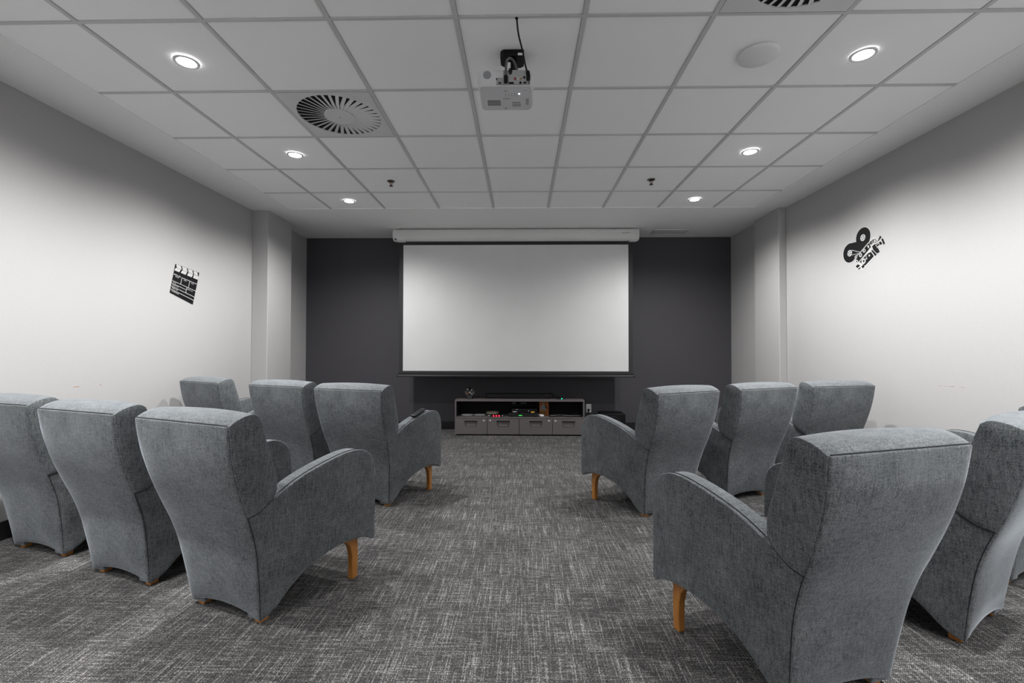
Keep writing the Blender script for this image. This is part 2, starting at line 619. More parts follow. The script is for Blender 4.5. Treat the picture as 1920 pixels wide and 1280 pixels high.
def make_diffuser():
    t = empty('ceiling_diffuser')
    R, RH, hs = 0.262, 0.098, 0.287
    # square plate with a round hole
    mb = MB()
    n = 64
    for z in (0.0, 0.012):
        vs = []
        for k in range(n):
            a = 2 * PI * k / n
            c, s = math.cos(a), math.sin(a)
            q = hs / max(abs(c), abs(s))
            vs += [(R * c, R * s, z), (q * c, q * s, z)]
        mb.add(vs, [(2 * k, 2 * k + 1, (2 * k + 3) % (2 * n), (2 * k + 2) % (2 * n)) for k in range(n)])
    N = 2 * n
    mb.add([], [])
    mb.f += [(2 * k, (2 * k + 2) % N, N + (2 * k + 2) % N, N + 2 * k) for k in range(n)]
    mb.f += [(2 * k + 1, (2 * k + 3) % N, N + (2 * k + 3) % N, N + 2 * k + 1) for k in range(n)]
    mb.build('face_plate', M['vent'], t)
    MB().lathe([(0.004, -0.0045), (RH, -0.0035), (RH, 0.004), (0.0, 0.004)], n=48).build('hub_disc', M['vent'], t, smooth=True)
    MB().lathe([(0.0, -0.006), (0.004, -0.006), (0.004, -0.003)], n=10).build('screw', M['print'], t)
    MB().lathe([(R + 0.015, 0.006), (R + 0.015, 0.075), (0.0, 0.075)], n=48).build('plenum', M['dark_void'], t)
    nb = 36
    da = 2 * PI / nb
    # one vane: a twisted radial blade, one long edge low and the other high
    mb = MB()
    ns = 4
    top, bot = [], []
    for i in range(ns + 1):
        r = lerp(RH - 0.002, R - 0.001, i / ns)
        w = da * 1.0
        lowa, higha = 0.0, w
        up = lerp(0.005, 0.0155, i / ns)
        for (a, z) in ((lowa, -0.001), (lowa - w * 0.35, 0.0012 + up * 0.22), (lowa - higha * 1.22, up)):
            top.append((r * math.cos(a), r * math.sin(a), z))
    m = 3
    vs = top + [(x, y, z + 0.0014) for x, y, z in top]
    fs = []
    for i in range(ns):
        for k in range(m - 1):
            q = (i * m + k, i * m + k + 1, (i + 1) * m + k + 1, (i + 1) * m + k)
            fs += [q, tuple(v + len(top) for v in q[::-1])]
    L = len(top)
    for i in range(ns):
        for k in (0, m - 1):
            fs.append((i * m + k, (i + 1) * m + k, (i + 1) * m + k + L, i * m + k + L))
    mb.add(vs, fs)
    v0 = mb.build('vane', M['vent'], t, smooth=True)
    v0.rotation_euler = (0, 0, 0)
    for k in range(1, nb):
        c = v0.copy()
        COL.objects.link(c)
        c.rotation_euler = (0, 0, k * da)
    return t


df = make_diffuser()
df.location = (-1.2086, 3.027, ZC - 0.001)
tag(df, 'square white swirl air diffuser left of the projector, seen whole', 'air vent', 'swirl air diffusers')
d2 = copy_tree(df)
d2.location = (1.1914, 1.827, ZC - 0.001)
tag(d2, 'square white swirl air diffuser cut off by the top edge of the picture', 'air vent', 'swirl air diffusers')

# wireless access point
t = empty('wireless_access_point', (1.238, 2.418, ZC + 0.003))
prof = [(0.0, -0.034), (0.030, -0.0338)]
MB().lathe([(0.0, -0.034), (0.0345, -0.0335)], n=48).build('centre_cap', M['white_pl'], t, smooth=True)
MB().lathe([(0.0375, -0.0335), (0.06, -0.031), (0.085, -0.025), (0.099, -0.016), (0.1015, -0.009), (0.096, -0.004), (0.09, 0.0)], n=64).build('dome', M['white_pl'], t, smooth=True)
MB().lathe([(0.0345, -0.0331), (0.0375, -0.0331)], n=48).build('ring_groove', M['print'], t)
tag(t, 'white round wireless access point with a thin ring on a ceiling tile', 'access point')

# sprinkler heads
def make_sprinkler():
    t = empty('fire_sprinkler')
    MB().lathe([(0.035, 0.0), (0.034, -0.004), (0.022, -0.009), (0.012, -0.010), (0.0, -0.010)], n=28).build('cover_plate', M['bronze'], t, smooth=True)
    mb = MB().tube([(-0.010, 0, -0.010), (-0.013, 0, -0.025), (0, 0, -0.042)], 0.003, 6)
    mb.tube([(0.010, 0, -0.010), (0.013, 0, -0.025), (0, 0, -0.042)], 0.003, 6)
    mb.build('yoke', M['bronze'], t, smooth=True)
    MB().tube([(0, 0, -0.010), (0, 0, -0.038)], 0.003, 8).build('glass_bulb', M['red_pl'], t, smooth=True)
    MB().lathe([(0.0, -0.042), (0.017, -0.043), (0.019, -0.046), (0.0, -0.046)], n=20).build('deflector', M['bronze'], t, smooth=True)
    return t


s = make_sprinkler()
s.location = (-1.206, 4.225, ZC + 0.004)
tag(s, 'small metal fire sprinkler head on the ceiling, the left one of two', 'sprinkler', 'sprinkler heads')
s2 = copy_tree(s)
s2.location = (1.184, 4.225, ZC + 0.004)
tag(s2, 'small metal fire sprinkler head on the ceiling, the right one of two', 'sprinkler', 'sprinkler heads')

# access hatch beside the screen case
t = empty('ceiling_hatch', (1.945, 6.11, ZC))
mb = MB()
mb.box(-0.225, 0.225, -0.125, -0.105, -0.006, 0.0)
mb.box(-0.225, 0.225, 0.105, 0.125, -0.006, 0.0)
mb.box(-0.225, -0.205, -0.105, 0.105, -0.006, 0.0)
mb.box(0.205, 0.225, -0.105, 0.105, -0.006, 0.0)
mb.build('hatch_frame', M['white_pl'], t, bevel=0.0015)
MB().box(-0.198, 0.198, -0.098, 0.098, -0.004, -0.0005).build('hatch_panel', M['white_pl'], t, bevel=0.001)
MB().box(-0.205, 0.205, -0.105, 0.105, -0.0005, 0.0002).build('shadow_gap', M['dark_void'], t)
tag(t, 'small white rectangular ceiling hatch right of the screen case', 'hatch')

# ------------------------------------------------------------------ projector and its cables
PJ = empty('projector', (-0.079, 2.345, 2.40))
# body: rounded slab, narrower at the bottom front
def rrect(hx, hy, r, n=6, taper=0.0):
    pts = []
    for cx, cy, a0 in ((hx - r, hy - r, 0), (-hx + r, hy - r, PI / 2), (-hx + r, -hy + r, PI), (hx - r, -hy + r, 1.5 * PI)):
        for k in range(n + 1):
            a = a0 + PI / 2 * k / n
            pts.append((cx + r * math.cos(a), cy + r * math.sin(a)))
    return pts


mb = MB()
levels = [(0.0, 0.128, 0.098, 0.02), (0.006, 0.134, 0.104, 0.022), (0.02, 0.1385, 0.108, 0.024), (0.045, 0.1395, 0.109, 0.024),
          (0.066, 0.1375, 0.108, 0.024), (0.078, 0.131, 0.102, 0.022), (0.082, 0.120, 0.092, 0.0145)]
vs = []
n = None
for z, hx, hy, r in levels:
    p = rrect(hx, hy, r)
    n = len(p)
    vs += [(x, -0.109 + (y + 0.109) * 1.15, z) for x, y in p]
fs = [tuple(range(n))[::-1], tuple((len(levels) - 1) * n + k for k in range(n))]
for i in range(len(levels) - 1):
    fs += [(i * n + k, i * n + (k + 1) % n, (i + 1) * n + (k + 1) % n, (i + 1) * n + k) for k in range(n)]
mb.add(vs, fs)
mb.build('body', M['pj'], PJ, smooth=True, angle=35)
yr = -0.109        # rear face (towards the viewer)
cpnl = MB().box(-0.012, 0.112, yr - 0.0006, yr + 0.012, 0.030, 0.072)
cpnl.box(0.112, 0.119, yr - 0.0006, yr + 0.012, 0.030, 0.064)
cpnl.box(-0.045, -0.012, yr - 0.0006, yr + 0.012, 0.004, 0.036)
cpnl.box(-0.012, 0.119, yr - 0.0006, yr + 0.012, 0.004, 0.030)
cp = cpnl.build('connector_panel', M['pj_grey'], PJ)
yp = yr - 0.002
for (x, z, w, h) in ((-0.028, 0.010, 0.014, 0.006), (0.028, 0.009, 0.024, 0.009), (0.073, 0.010, 0.011, 0.010), (0.094, 0.010, 0.015, 0.008)):
    MB().box(x - w / 2, x + w / 2, yp, yr + 0.003, z - h / 2, z + h / 2).build('socket', M['black'], cp)
for x, mt in ((0.047, 'red_pl'), (0.060, 'white_pl'), (0.074, 'gold')):
    j = MB().lathe([(0.0055, 0.0), (0.0055, -0.004), (0.003, -0.004), (0.003, 0.0)], (x, yr - 0.0005, 0.029), 16, 'y').build('round_jack', M[mt], cp, smooth=True)
MB().lathe([(0.005, 0.0), (0.005, -0.002), (0.0, -0.002)], (0.091, yr - 0.0006, 0.036), 16, 'y').build('socket', M['black'], cp)
MB().lathe([(0.0, -0.0015), (0.003, -0.0015), (0.003, 0)], (0.114, yr - 0.001, 0.008), 12, 'y').build('socket', M['black'], cp)
MB().box(0.014, 0.033, yp, yr + 0.003, 0.060, 0.072).build('lock_slot', M['black'], cp)
MB().box(-0.046, -0.040, yp, yr + 0.003, 0.024, 0.033).build('lock_slot', M['black'], cp)
MB().lathe([(0.0, -0.0022), (0.005, -0.0022), (0.008, -0.0012), (0.008, 0)], (0.0235, yr - 0.001, 0.058), 16, 'y').build('security_lock', M['satin'], cp, smooth=True)
# round speaker grille of small holes
gr = MB().lathe([(0.0205, 0.0), (0.0205, -0.0012), (0.0, -0.0012)], (-0.090, yr, 0.050), 32, 'y').build('speaker_grille', M['pj_grey'], PJ)
mb = MB()
for a in range(-4, 5):
    for b in range(-4, 5):
        x, z = a * 0.0044 + (0.0022 if b % 2 else 0), b * 0.0040
        if x * x + z * z < 0.0185 ** 2:
            mb.lathe([(0.0, -0.0018), (0.0013, -0.0018), (0.0013, -0.001)], (-0.090 + x, yr, 0.050 + z), 6, 'y')
mb.build('grille_holes', M['print'], gr)
# underside: print, label, lens shift slot, keys, light
z0 = -0.0006
mb = MB()
random.seed(3)
for r in range(9):
    x = -0.098
    w_end = -0.030
    while x < w_end:
        w = random.uniform(0.004, 0.012)
        mb.box(x, min(x + w, w_end), 0.028 + r * 0.0062, 0.0315 + r * 0.0062, z0, 0.001)
        x += w + 0.0012
mb.build('label_print', M['print'], PJ)
mb = MB()
x = -0.018
for w in (0.005, 0.006, 0.003, 0.005, 0.006, 0.004, 0.005):
    mb.box(x, x + w, 0.012, 0.0165, z0, 0.001)
    x += w + 0.0008
mb.build('name_print', M['print'], PJ)
mb = MB()
for r in range(3):
    for c in range(5):
        mb.box(-0.006 + c * 0.0155, 0.001 + c * 0.0155, -0.036 + r * 0.012, -0.034 + r * 0.012, z0, 0.001)
mb.box(0.086, 0.104, -0.060, -0.0585, z0, 0.001)
mb.build('key_print', M['print'], PJ)
MB().prism([(-0.012, -0.055), (0.010, -0.055), (0.004, -0.059), (-0.006, -0.059)], z0, 0.001).build('badge', M['print'], PJ)
MB().box(0.030, 0.072, 0.050, 0.054, z0, 0.001).build('slot', M['black'], PJ)
MB().box(0.030, 0.075, 0.064, 0.092, z0, 0.001).build('foot_recess', M['pj_grey'], PJ)
MB().box(0.100, 0.116, 0.015, 0.075, z0, 0.001).build('side_label', M['pj_grey'], PJ)
MB().lathe([(0.0, -0.002), (0.0032, -0.0015), (0.004, 0.0)], (0.066, -0.030, 0), 16).build('power_light', M['led_white'], PJ)
MB().lathe([(0.030, 0.105), (0.030, 0.112), (0.022, 0.114), (0.018, 0.104), (0.0, 0.104)], (0.055, 0.0, 0.042), 32, 'y').build('lens_barrel', M['black'], PJ, smooth=True)
MB().box(-0.010, 0.002, 0.103, 0.110, 0.0, 0.006).build('front_foot', M['black'], PJ)
tag(PJ, 'white projector with sockets at the rear hanging from a black ceiling mount', 'projector')

t = empty('projector_mount', (-0.050, 2.41, ZC + 0.003))
pl = [(-0.062, -0.035), (-0.045, -0.052), (0.062, -0.052), (0.062, 0.045), (0.045, 0.060), (-0.035, 0.060), (-0.062, 0.035)]
MB().prism(pl, -0.035, 0.0).build('ceiling_plate', M['black'], t, bevel=0.006)
MB().tube([(0.0, 0.0, -0.03), (0.004, -0.012, -0.06), (0.004, -0.025, -0.10), (0.0, -0.035, -0.135)], 0.021, 16).build('arm', M['black'], t, smooth=True)
MB().lathe([(0.018, -0.125), (0.045, -0.145), (0.052, -0.160), (0.052, -0.172)], (0.0, -0.035, 0.0), 24).build('tilt_head', M['black'], t, smooth=True)
mb = MB()
for a in (-1, 1):
    mb.tube([(0, -0.035, -0.165), (a * 0.075, -0.10, -0.172)], 0.006, 8)
    mb.tube([(0, -0.035, -0.165), (a * 0.075, 0.02, -0.172)], 0.006, 8)
mb.build('leg_bracket', M['black'], t)
MB().box(-0.026, -0.008, -0.040, -0.038, -0.092, -0.062).build('mount_label', M['white_pl'], t)
MB().box(0.030, 0.055, -0.0535, -0.0525, -0.034, -0.022).build('mount_label', M['white_pl'], t)
tag(t, 'black ceiling mount plate and arm holding the white projector', 'mount')

# hanging power cable: from the ceiling rail to the right rear socket
t = empty('power_cable', (-0.024, 2.132, ZC))
pts = catmull([(0, 0, 0.004), (0.008, 0.02, -0.06), (0.028, 0.055, -0.12), (0.040, 0.085, -0.165), (0.053, 0.094, -0.205)], 24)
MB().tube(pts, 0.0042, 10).build('cord', M['black'], t, smooth=True)
MB().tube([(0.053, 0.094, -0.195), (0.055, 0.096, -0.207), (0.056, 0.096, -0.212), (0.056, 0.096, -0.235), (0.056, 0.098, -0.238)], 0.0095, 12).build('plug', M['black'], t, smooth=True, bevel=0.002)
MB().lathe([(0.0, -0.004), (0.007, -0.004), (0.008, 0.001)], (0, 0, 0), 12).build('ceiling_grommet', M['black'], t)
tag(t, 'thin black power cable hanging from the ceiling into the projector', 'cable')
t = empty('video_cable', (-0.079, 2.24, 2.40))
pts = catmull([(0.002, -0.012, 0.036), (0.002, -0.014, 0.075), (0.007, -0.010, 0.115), (0.022, 0.010, 0.140), (0.042, 0.030, 0.133), (0.056, 0.045, 0.100), (0.058, 0.070, 0.088)], 36)
MB().tube(pts, 0.0058, 12).build('cord', M['cable_grey'], t, smooth=True)
MB().tube([(0.002, -0.010, 0.006), (0.002, -0.012, 0.030), (0.002, -0.012, 0.042)], 0.0095, 12).build('plug', M['black'], t, smooth=True, bevel=0.002)
tag(t, 'thick grey video cable looping from the mount into the projector', 'cable')

# ------------------------------------------------------------------ projection screen
SCR = empty('projection_screen', (-0.078, 5.93, 0))
# case: rounded housing profile in (y, z)
prof = [(-0.040, 2.642), (0.030, 2.642), (0.060, 2.625), (0.070, 2.57), (0.060, 2.51), (0.030, 2.494), (-0.015, 2.494), (-0.040, 2.502),
        (-0.056, 2.522), (-0.064, 2.55), (-0.066, 2.58), (-0.062, 2.612), (-0.052, 2.634)]
cs = [(-1.573, 0.93), (-1.566, 1.0), (1.566, 1.0), (1.573, 0.93)]
vs = []
for x, s in cs:
    vs += [(x, y * s, 2.568 + (z - 2.568) * s) for y, z in prof]
n = len(prof)
fs = [tuple(range(n)), tuple(3 * n + k for k in range(n))[::-1]]
for i in range(3):
    fs += [(i * n + k, i * n + (k + 1) % n, (i + 1) * n + (k + 1) % n, (i + 1) * n + k) for k in range(n)]
case = MB().add(vs, fs).build('screen_case', M['case_white'], SCR, smooth=True, angle=50)
mb = MB()
x = 1.352
for w in (0.010, 0.012, 0.008, 0.013, 0.009, 0.012, 0.011, 0.008):
    mb.box(x, x + w, -0.067, -0.062, 2.580, 2.5865)
    x += w + 0.003
mb.build('name_print', M['print'], case)
for x, w in ((-1.47, 0.05), (1.50, 0.045)):
    MB().box(x - w, x + w, -0.035, 0.02, 2.484, 2.497).build('end_bracket', M['case_white'], case, bevel=0.004)
MB().box(-1.545, -1.528, -0.060, -0.045, 2.506, 2.522).build('cable_socket', M['black'], case)
mb = MB()
for x in (-1.0, 1.1):
    mb.box(x - 0.03, x + 0.03, 0.0, 0.05, 2.635, ZC)
mb.build('hanging_bracket', M['case_white'], case)
MB().box(-1.505, 1.505, 0.018, 0.0186, 0.79, 2.50).build('screen_border', M['screen_edge'], SCR)
MB().box(-1.452, 1.450, 0.0165, 0.0178, 0.824, 2.452).build('screen_fabric', M['screen'], SCR)
bar = MB()
bp_ = [(-0.012, 0.800), (0.035, 0.800), (0.035, 0.772), (0.046, 0.760), (0.046, 0.750), (-0.022, 0.750), (-0.022, 0.762), (-0.012, 0.776)]
bar.prism(bp_, -1.508, 1.508, lambda y, z, x: (x, y, z))
bar.build('bottom_bar', M['satin'], SCR, bevel=0.002)
mb = MB()
for s in (-1, 1):
    mb.box(s * 1.515 - 0.008, s * 1.515 + 0.008, -0.024, 0.048, 0.749, 0.762)
mb.build('bar_end_cap', M['black'], SCR)
tag(SCR, 'large white pull-down projection screen in a white case with black bottom bar', 'projection screen')

# ------------------------------------------------------------------ media cabinet
CX0, CX1, CY0, CY1, CT = -0.851, 0.806, 5.92, 6.27, 0.456
CAB = empty('media_cabinet', ((CX0 + CX1) / 2, CY0, 0))
def cbox(name, x0, x1, y0, y1, z0, z1, mat, parent=CAB, bevel=0.0):
    ox, oy = CAB.location.x, CAB.location.y
    return MB().box(x0 - ox, x1 - ox, y0 - oy, y1 - oy, z0, z1).build(name, mat, parent, bevel=bevel)
cbox('top_panel', CX0, CX1, CY0, CY1, CT - 0.019, CT, M['laminate'], bevel=0.0015)
for x0, x1 in ((CX0, CX0 + 0.018), (CX1 - 0.018, CX1)):
    sp = MB()
    sp.box(x0 - CAB.location.x, x1 - CAB.location.x, 0.0, CY1 - CY0, 0.221, CT - 0.019)
    sp.box(x0 - CAB.location.x, x1 - CAB.location.x, 0.0185, CY1 - CY0, 0.018, 0.221)
    sp.build('side_panel', M['laminate'], CAB)
cbox('shelf', CX0 + 0.018, CX1 - 0.018, CY0, CY1, 0.222, 0.238, M['laminate'], bevel=0.001)
cbox('back_panel', CX0 + 0.018, CX1 - 0.018, CY1 - 0.012, CY1 - 0.002, 0.238, CT - 0.019, M['laminate_shade'])  # blackened back, paints the shade deep in the open shelf
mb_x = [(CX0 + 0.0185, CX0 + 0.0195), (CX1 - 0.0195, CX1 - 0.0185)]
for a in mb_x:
    cbox('inner_shade', a[0], a[1], CY0 + 0.006, CY1 - 0.012, 0.240, CT - 0.020, M['laminate_shade'])  # thin black sheets that paint the shade on the inner sides
cbox('inner_shade', CX0 + 0.02, CX1 - 0.02, CY0 + 0.006, CY1 - 0.012, CT - 0.0205, CT - 0.0195, M['laminate_shade'])  # same painted shade under the top panel
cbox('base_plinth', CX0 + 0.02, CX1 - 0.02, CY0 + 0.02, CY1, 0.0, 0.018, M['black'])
cbox('carcass', CX0 + 0.018, CX1 - 0.018, CY0 + 0.02, CY1 - 0.01, 0.018, 0.222, M['laminate_shade'])
edges = [CX0, -0.434, -0.026, 0.399, CX1]
ox, oy = CAB.location.x, CAB.location.y
for i in range(4):
    x0, x1 = edges[i] + (0.003 if i else 0.0), edges[i + 1] - (0.003 if i < 3 else 0.0)
    cx = (x0 + x1) / 2
    # door face with a sunk trapezoid pull: frame of quads round the recess
    hx, zt, zb = 0.083, 0.188, 0.120
    yf, yd = CY0, CY0 + 0.016
    def P(x, y, z): return (x - ox, y - oy, z)
    cxh = cx
    rec_o = [(cxh - hx, zt), (cxh + hx, zt), (cxh + hx - 0.016, zb), (cxh - hx + 0.016, zb)]
    rec_i = [(cxh - hx + 0.012, zt - 0.012), (cxh + hx - 0.012, zt - 0.012), (cxh + hx - 0.022, zb + 0.006), (cxh - hx + 0.022, zb + 0.006)]
    outer = [(x0, 0.219), (x1, 0.219), (x1, 0.019), (x0, 0.019)]
    vs = [P(x, yf, z) for x, z in outer] + [P(x, yf, z) for x, z in rec_o] + [P(x, yf + 0.013, z) for x, z in rec_i] + [P(x, yf + 0.018, z) for x, z in outer]
    fs = []
    for k in range(4):
        k2 = (k + 1) % 4
        fs += [(k, k2, 4 + k2, 4 + k), (4 + k, 4 + k2, 8 + k2, 8 + k), (k, k2, 12 + k2, 12 + k)]
    fs += [(8, 9, 10, 11), (12, 13, 14, 15)]
    d = MB().add(vs, fs).build('door', M['laminate'], CAB, bevel=0.0)
    # black lip of the pull
    lip = MB()
    r = 0.0022
    q = [P(x, yf - 0.001, z) for x, z in rec_o]
    lip.tube([q[0], q[1]], 0.0052, 6)
    for a, b in ((1, 2), (2, 3), (3, 0)):
        lip.tube([q[a], q[b]], r, 6)
    lip.build('recessed_handle', M['satin'], d)
    lx = (x1 - 0.043) if i in (0, 2) else (x0 + 0.034)
    lk = MB().lathe([(0.0135, 0.004), (0.0135, -0.003), (0.011, -0.006), (0.0, -0.006)], P(lx, yf, 0.192), 20, 'y').build('lock', M['chrome'], d, smooth=True)
    MB().box(*(lambda c: (c[0] - 0.0012, c[0] + 0.0012, c[1] - 0.0056, c[1] - 0.004, c[2] - 0.005, c[2] + 0.005))(P(lx, yf, 0.192))).build('key_slot', M['black'], lk)
tag(CAB, 'low taupe-grey media cabinet with open shelf over four lockable doors below the screen', 'cabinet')

SH = 0.238   # shelf top
# snow globe
t = empty('snow_globe', (-0.677, 6.06, CT))
MB().lathe([(0.0, 0.105)] + [(0.060 * math.sin(a), 0.105 + 0.0 - 0.060 * math.cos(a) + 0.0) for a in [PI * k / 18 for k in range(1, 18)]] + [(0.0, 0.165)], (0, 0, -0.012), 32).build('glass_ball', M['glass'], t, smooth=True)
MB().lathe([(0.0, 0.0), (0.044, 0.0), (0.046, 0.004), (0.044, 0.012), (0.036, 0.038), (0.032, 0.046), (0.0, 0.048)], (0, 0, 0), 32).build('stand', M['satin'], t, smooth=True)
mb = MB()
for (x, y, z, r) in ((-0.018, 0, 0.115, 0.010), (0.020, -0.01, 0.112, 0.009), (0.0, 0.0, 0.085, 0.012), (0.022, -0.012, 0.070, 0.009)):
    mb.lathe([(0.0, -r), (r * 0.7, -r * 0.7), (r, 0), (r * 0.7, r * 0.7), (0.0, r)], (x, y, z), 10)
mb.build('white_figure', M['white_pl'], t, smooth=True)
MB().lathe([(0.0, -0.010), (0.008, -0.006), (0.009, 0.002), (0.0, 0.012)], (-0.024, -0.012, 0.072), 10).build('figure', M['orange'], t, smooth=True)
mb = MB()
for k in range(5):
    mb.tube([(0.004 * k - 0.008, 0, 0.05), (0.012 * math.cos(k * 1.3), 0.01 * math.sin(k * 1.3), 0.125)], 0.003, 6)
mb.build('dark_figure', M['black'], t)
tag(t, 'glass snow globe on a dark stand at the left end of the cabinet top', 'snow globe')

# soundbar
t = empty('soundbar', (-0.025, 6.13, CT))
MB().box(-0.446, 0.446, -0.045, 0.045, 0.006, 0.066).build('body', M['black'], t, bevel=0.010, seg=3)
MB().box(-0.425, 0.425, -0.0462, -0.0445, 0.012, 0.060).build('front_grille', M['satin'], t)
for x in (-0.38, 0.38):
    MB().box(x - 0.03, x + 0.03, -0.035, 0.035, 0.0, 0.008).build('foot', M['black'], t)
MB().box(0.346, 0.360, -0.0475, -0.046, 0.046, 0.051).build('badge', M['gold'], t)
tag(t, 'long black soundbar lying on the cabinet top under the screen', 'soundbar')

# small box with teal light
t = empty('media_receiver', (0.525, 6.08, CT))
MB().prism(rrect(0.055, 0.04, 0.012), 0.0, 0.020).build('body', M['black'], t, bevel=0.004)
MB().box(-0.004, 0.010, -0.043, -0.039, 0.002, 0.014).build('status_light', M['led_teal'], t)
tag(t, 'small black box with a teal light on the cabinet top right of the soundbar', 'media box')

# things in the shelf
for k, (x, y, tilt, lab) in enumerate(((-0.70, 6.02, 0.10, 'pale round disc lying at the left end of the open shelf'),
                                 (-0.54, 6.03, -0.06, 'pale round disc lying second from the left on the open shelf'))):
    t = empty('paper_plate', (x, y, SH))
    MB().lathe([(0.0, 0.004), (0.055, 0.004), (0.075, 0.014), (0.078, 0.014), (0.058, 0.001), (0.0, 0.0)], n=32).build('rim', M['white_pl'], t, smooth=True)
    t.rotation_euler = (0.0, 0.0, tilt)
    tag(t, lab, 'plate', 'pale discs on the shelf')
t = empty('woven_dish', (-0.375, 6.07, SH))
MB().lathe([(0.0, 0.0), (0.055, 0.0), (0.082, 0.030), (0.084, 0.048), (0.079, 0.048), (0.072, 0.028), (0.05, 0.006), (0.0, 0.006)], n=28).build('bowl', M['beige'], t, smooth=True)
MB().lathe([(0.0, 0.0145), (0.066, 0.020), (0.066, 0.016), (0.0, 0.012)], n=20).build('contents', M['laminate_shade'], t)
tag(t, 'small beige dish at the back of the open shelf behind the switch box', 'dish')
t = empty('video_switch', (-0.325, 5.955, SH))
MB().box(-0.105, 0.105, -0.022, 0.028, 0.0, 0.030).build('body', M['black'], t, bevel=0.003)
for x in (-0.036, 0.0, 0.036):
    MB().lathe([(0.008, 0.0), (0.008, -0.003), (0.0, -0.004)], (x + 0.006, -0.0215, 0.014), 16, 'y').build('red_light', M['led_red'], t)
for x, w in ((-0.088, 0.014), (0.085, 0.009)):
    MB().box(x - w, x + w, -0.0228, -0.0215, 0.013, 0.019).build('front_print', M['white_pl'], t)
tag(t, 'slim black switch box with three glowing red lights at the shelf edge', 'switch box')
t = empty('disc_player', (0.03, 6.04, SH))
MB().box(-0.195, 0.195, -0.10, 0.11, 0.004, 0.046).build('body', M['satin'], t, bevel=0.004)
MB().box(-0.17, -0.12, -0.103, -0.1, 0.0, 0.004).build('foot', M['black'], t)
MB().box(0.12, 0.17, -0.103, -0.1, 0.0, 0.004).build('foot', M['black'], t)
MB().box(-0.13, 0.10, -0.1012, -0.0995, 0.031, 0.033).build('disc_slot', M['black'], t)
MB().box(-0.062, -0.020, -0.1025, -0.0995, 0.016, 0.022).build('green_display', M['led_green'], t)
tag(t, 'flat black disc player with a green display in the middle of the open shelf', 'disc player')
t = empty('game_console', (0.04, 6.06, SH + 0.046))
MB().box(-0.165, 0.165, -0.09, 0.09, 0.0, 0.052).build('body', M['black'], t, bevel=0.008)
MB().box(-0.150, -0.098, -0.0918, -0.0895, 0.012, 0.021).build('front_badge', M['white_pl'], t)
MB().box(-0.110, -0.080, -0.0918, -0.0895, 0.044, 0.0465).build('front_print', M['white_pl'], t)
MB().box(0.085, 0.130, -0.0925, -0.0895, 0.010, 0.016).build('amber_light', M['led_amber'], t)
MB().lathe([(0.0, -0.0925), (0.006, -0.0925), (0.006, -0.089)], (0.055, 0, 0.028), 14, 'y').build('button', M['chrome'], t)
tag(t, 'black game console stacked on the disc player, amber light at its right', 'game console')
t = empty('movie_case', (0.300, 6.12, SH))
MB().box(-0.062, 0.062, -0.008, 0.008, 0.0, 0.185).build('sleeve', M['orange'], t, bevel=0.002)
MB().prism([(-0.05, 0.06), (-0.045, 0.11), (0.0, 0.165), (0.01, 0.13), (0.035, 0.09), (0.02, 0.05), (0.0, 0.08)], -0.0092, -0.0078, lambda x, z, y: (x, y, z)).build('cover_art', M['orange_art'], t)
MB().prism([(-0.025, 0.01), (-0.015, 0.055), (0.012, 0.06), (0.022, 0.015)], -0.0094, -0.0078, lambda x, z, y: (x, y, z)).build('cover_art', M['olive_art'], t)
MB().prism([(0.005, 0.145), (0.04, 0.10), (0.045, 0.075), (0.02, 0.10)], -0.0094, -0.0078, lambda x, z, y: (x, y, z)).build('cover_art', M['black'], t)
tag(t, 'upright orange movie case standing in the open shelf', 'movie case')
t = empty('white_controller', (0.262, 5.985, SH))
MB().lathe([(0.0, 0.0), (0.028, 0.002), (0.034, 0.012), (0.026, 0.024), (0.0, 0.028)], (0, 0, 0), 20).build('shell', M['white_pl'], t, smooth=True)
MB().lathe([(0.0, 0.0), (0.016, 0.002), (0.019, 0.010), (0.012, 0.0145), (0.0, 0.020)], (-0.030, 0.008, 0.010), 16).build('grip', M['white_pl'], t, smooth=True)
MB().lathe([(0.0, 0.030), (0.008, 0.029), (0.009, 0.024)], (0.003, -0.004, 0), 12).build('button', M['print'], t)
tag(t, 'small white hand controller lying in front of the orange case', 'controller')
rems = [(0.415, 5.975, 0.3, 'short black remote lying flat, first to the right of the white controller'),
        (0.480, 6.03, -0.8, 'black remote lying askew behind the others on the shelf'),
        (0.560, 6.00, -0.5, 'black remote with pale keys lying askew in the middle of the remotes'),
        (0.635, 5.97, 0.05, 'black remote lying crosswise near the right end of the shelf'),
        (0.720, 5.98, -0.1, 'black remote closest to the right side panel of the shelf')]
rm = None
for k, (x, y, a, lab) in enumerate(rems):
    if rm is None:
        rm = empty('remote_control')
        MB().box(-0.055, 0.055, -0.020, 0.020, 0.0, 0.016).build('body', M['black'], rm, bevel=0.005)
        mb = MB()
        for i in range(6):
            for j in range(3):
                mb.box(-0.042 + i * 0.014, -0.034 + i * 0.014, -0.013 + j * 0.010, -0.007 + j * 0.010, 0.0155, 0.0175)
        mb.build('keypad', M['pj_grey'], rm)
        o = rm
    else:
        o = copy_tree(rm)
    o.location = (x, y, SH)
    o.rotation_euler = (0, 0, a)
    tag(o, lab, 'remote', 'remotes on the cabinet shelf')
# two plain grey blocks hanging behind the console
for x, w, lab in ((-0.10, 0.055, 'grey block hanging left of two under the cabinet top'),
                  (0.03, 0.075, 'grey block hanging right of two under the cabinet top')):
    t = empty('grey_block', (x, 6.235, CT - 0.0205))
    MB().box(-w / 2, w / 2, -0.030, 0.018, -0.065, 0.0).build('body', M['print'], t, bevel=0.004)
    MB().box(-w / 4, w / 4, -0.031, -0.0295, -0.05, -0.03).build('label_plate', M['cable_grey'], t)
    tag(t, lab, 'adapter', 'grey blocks in the shelf')

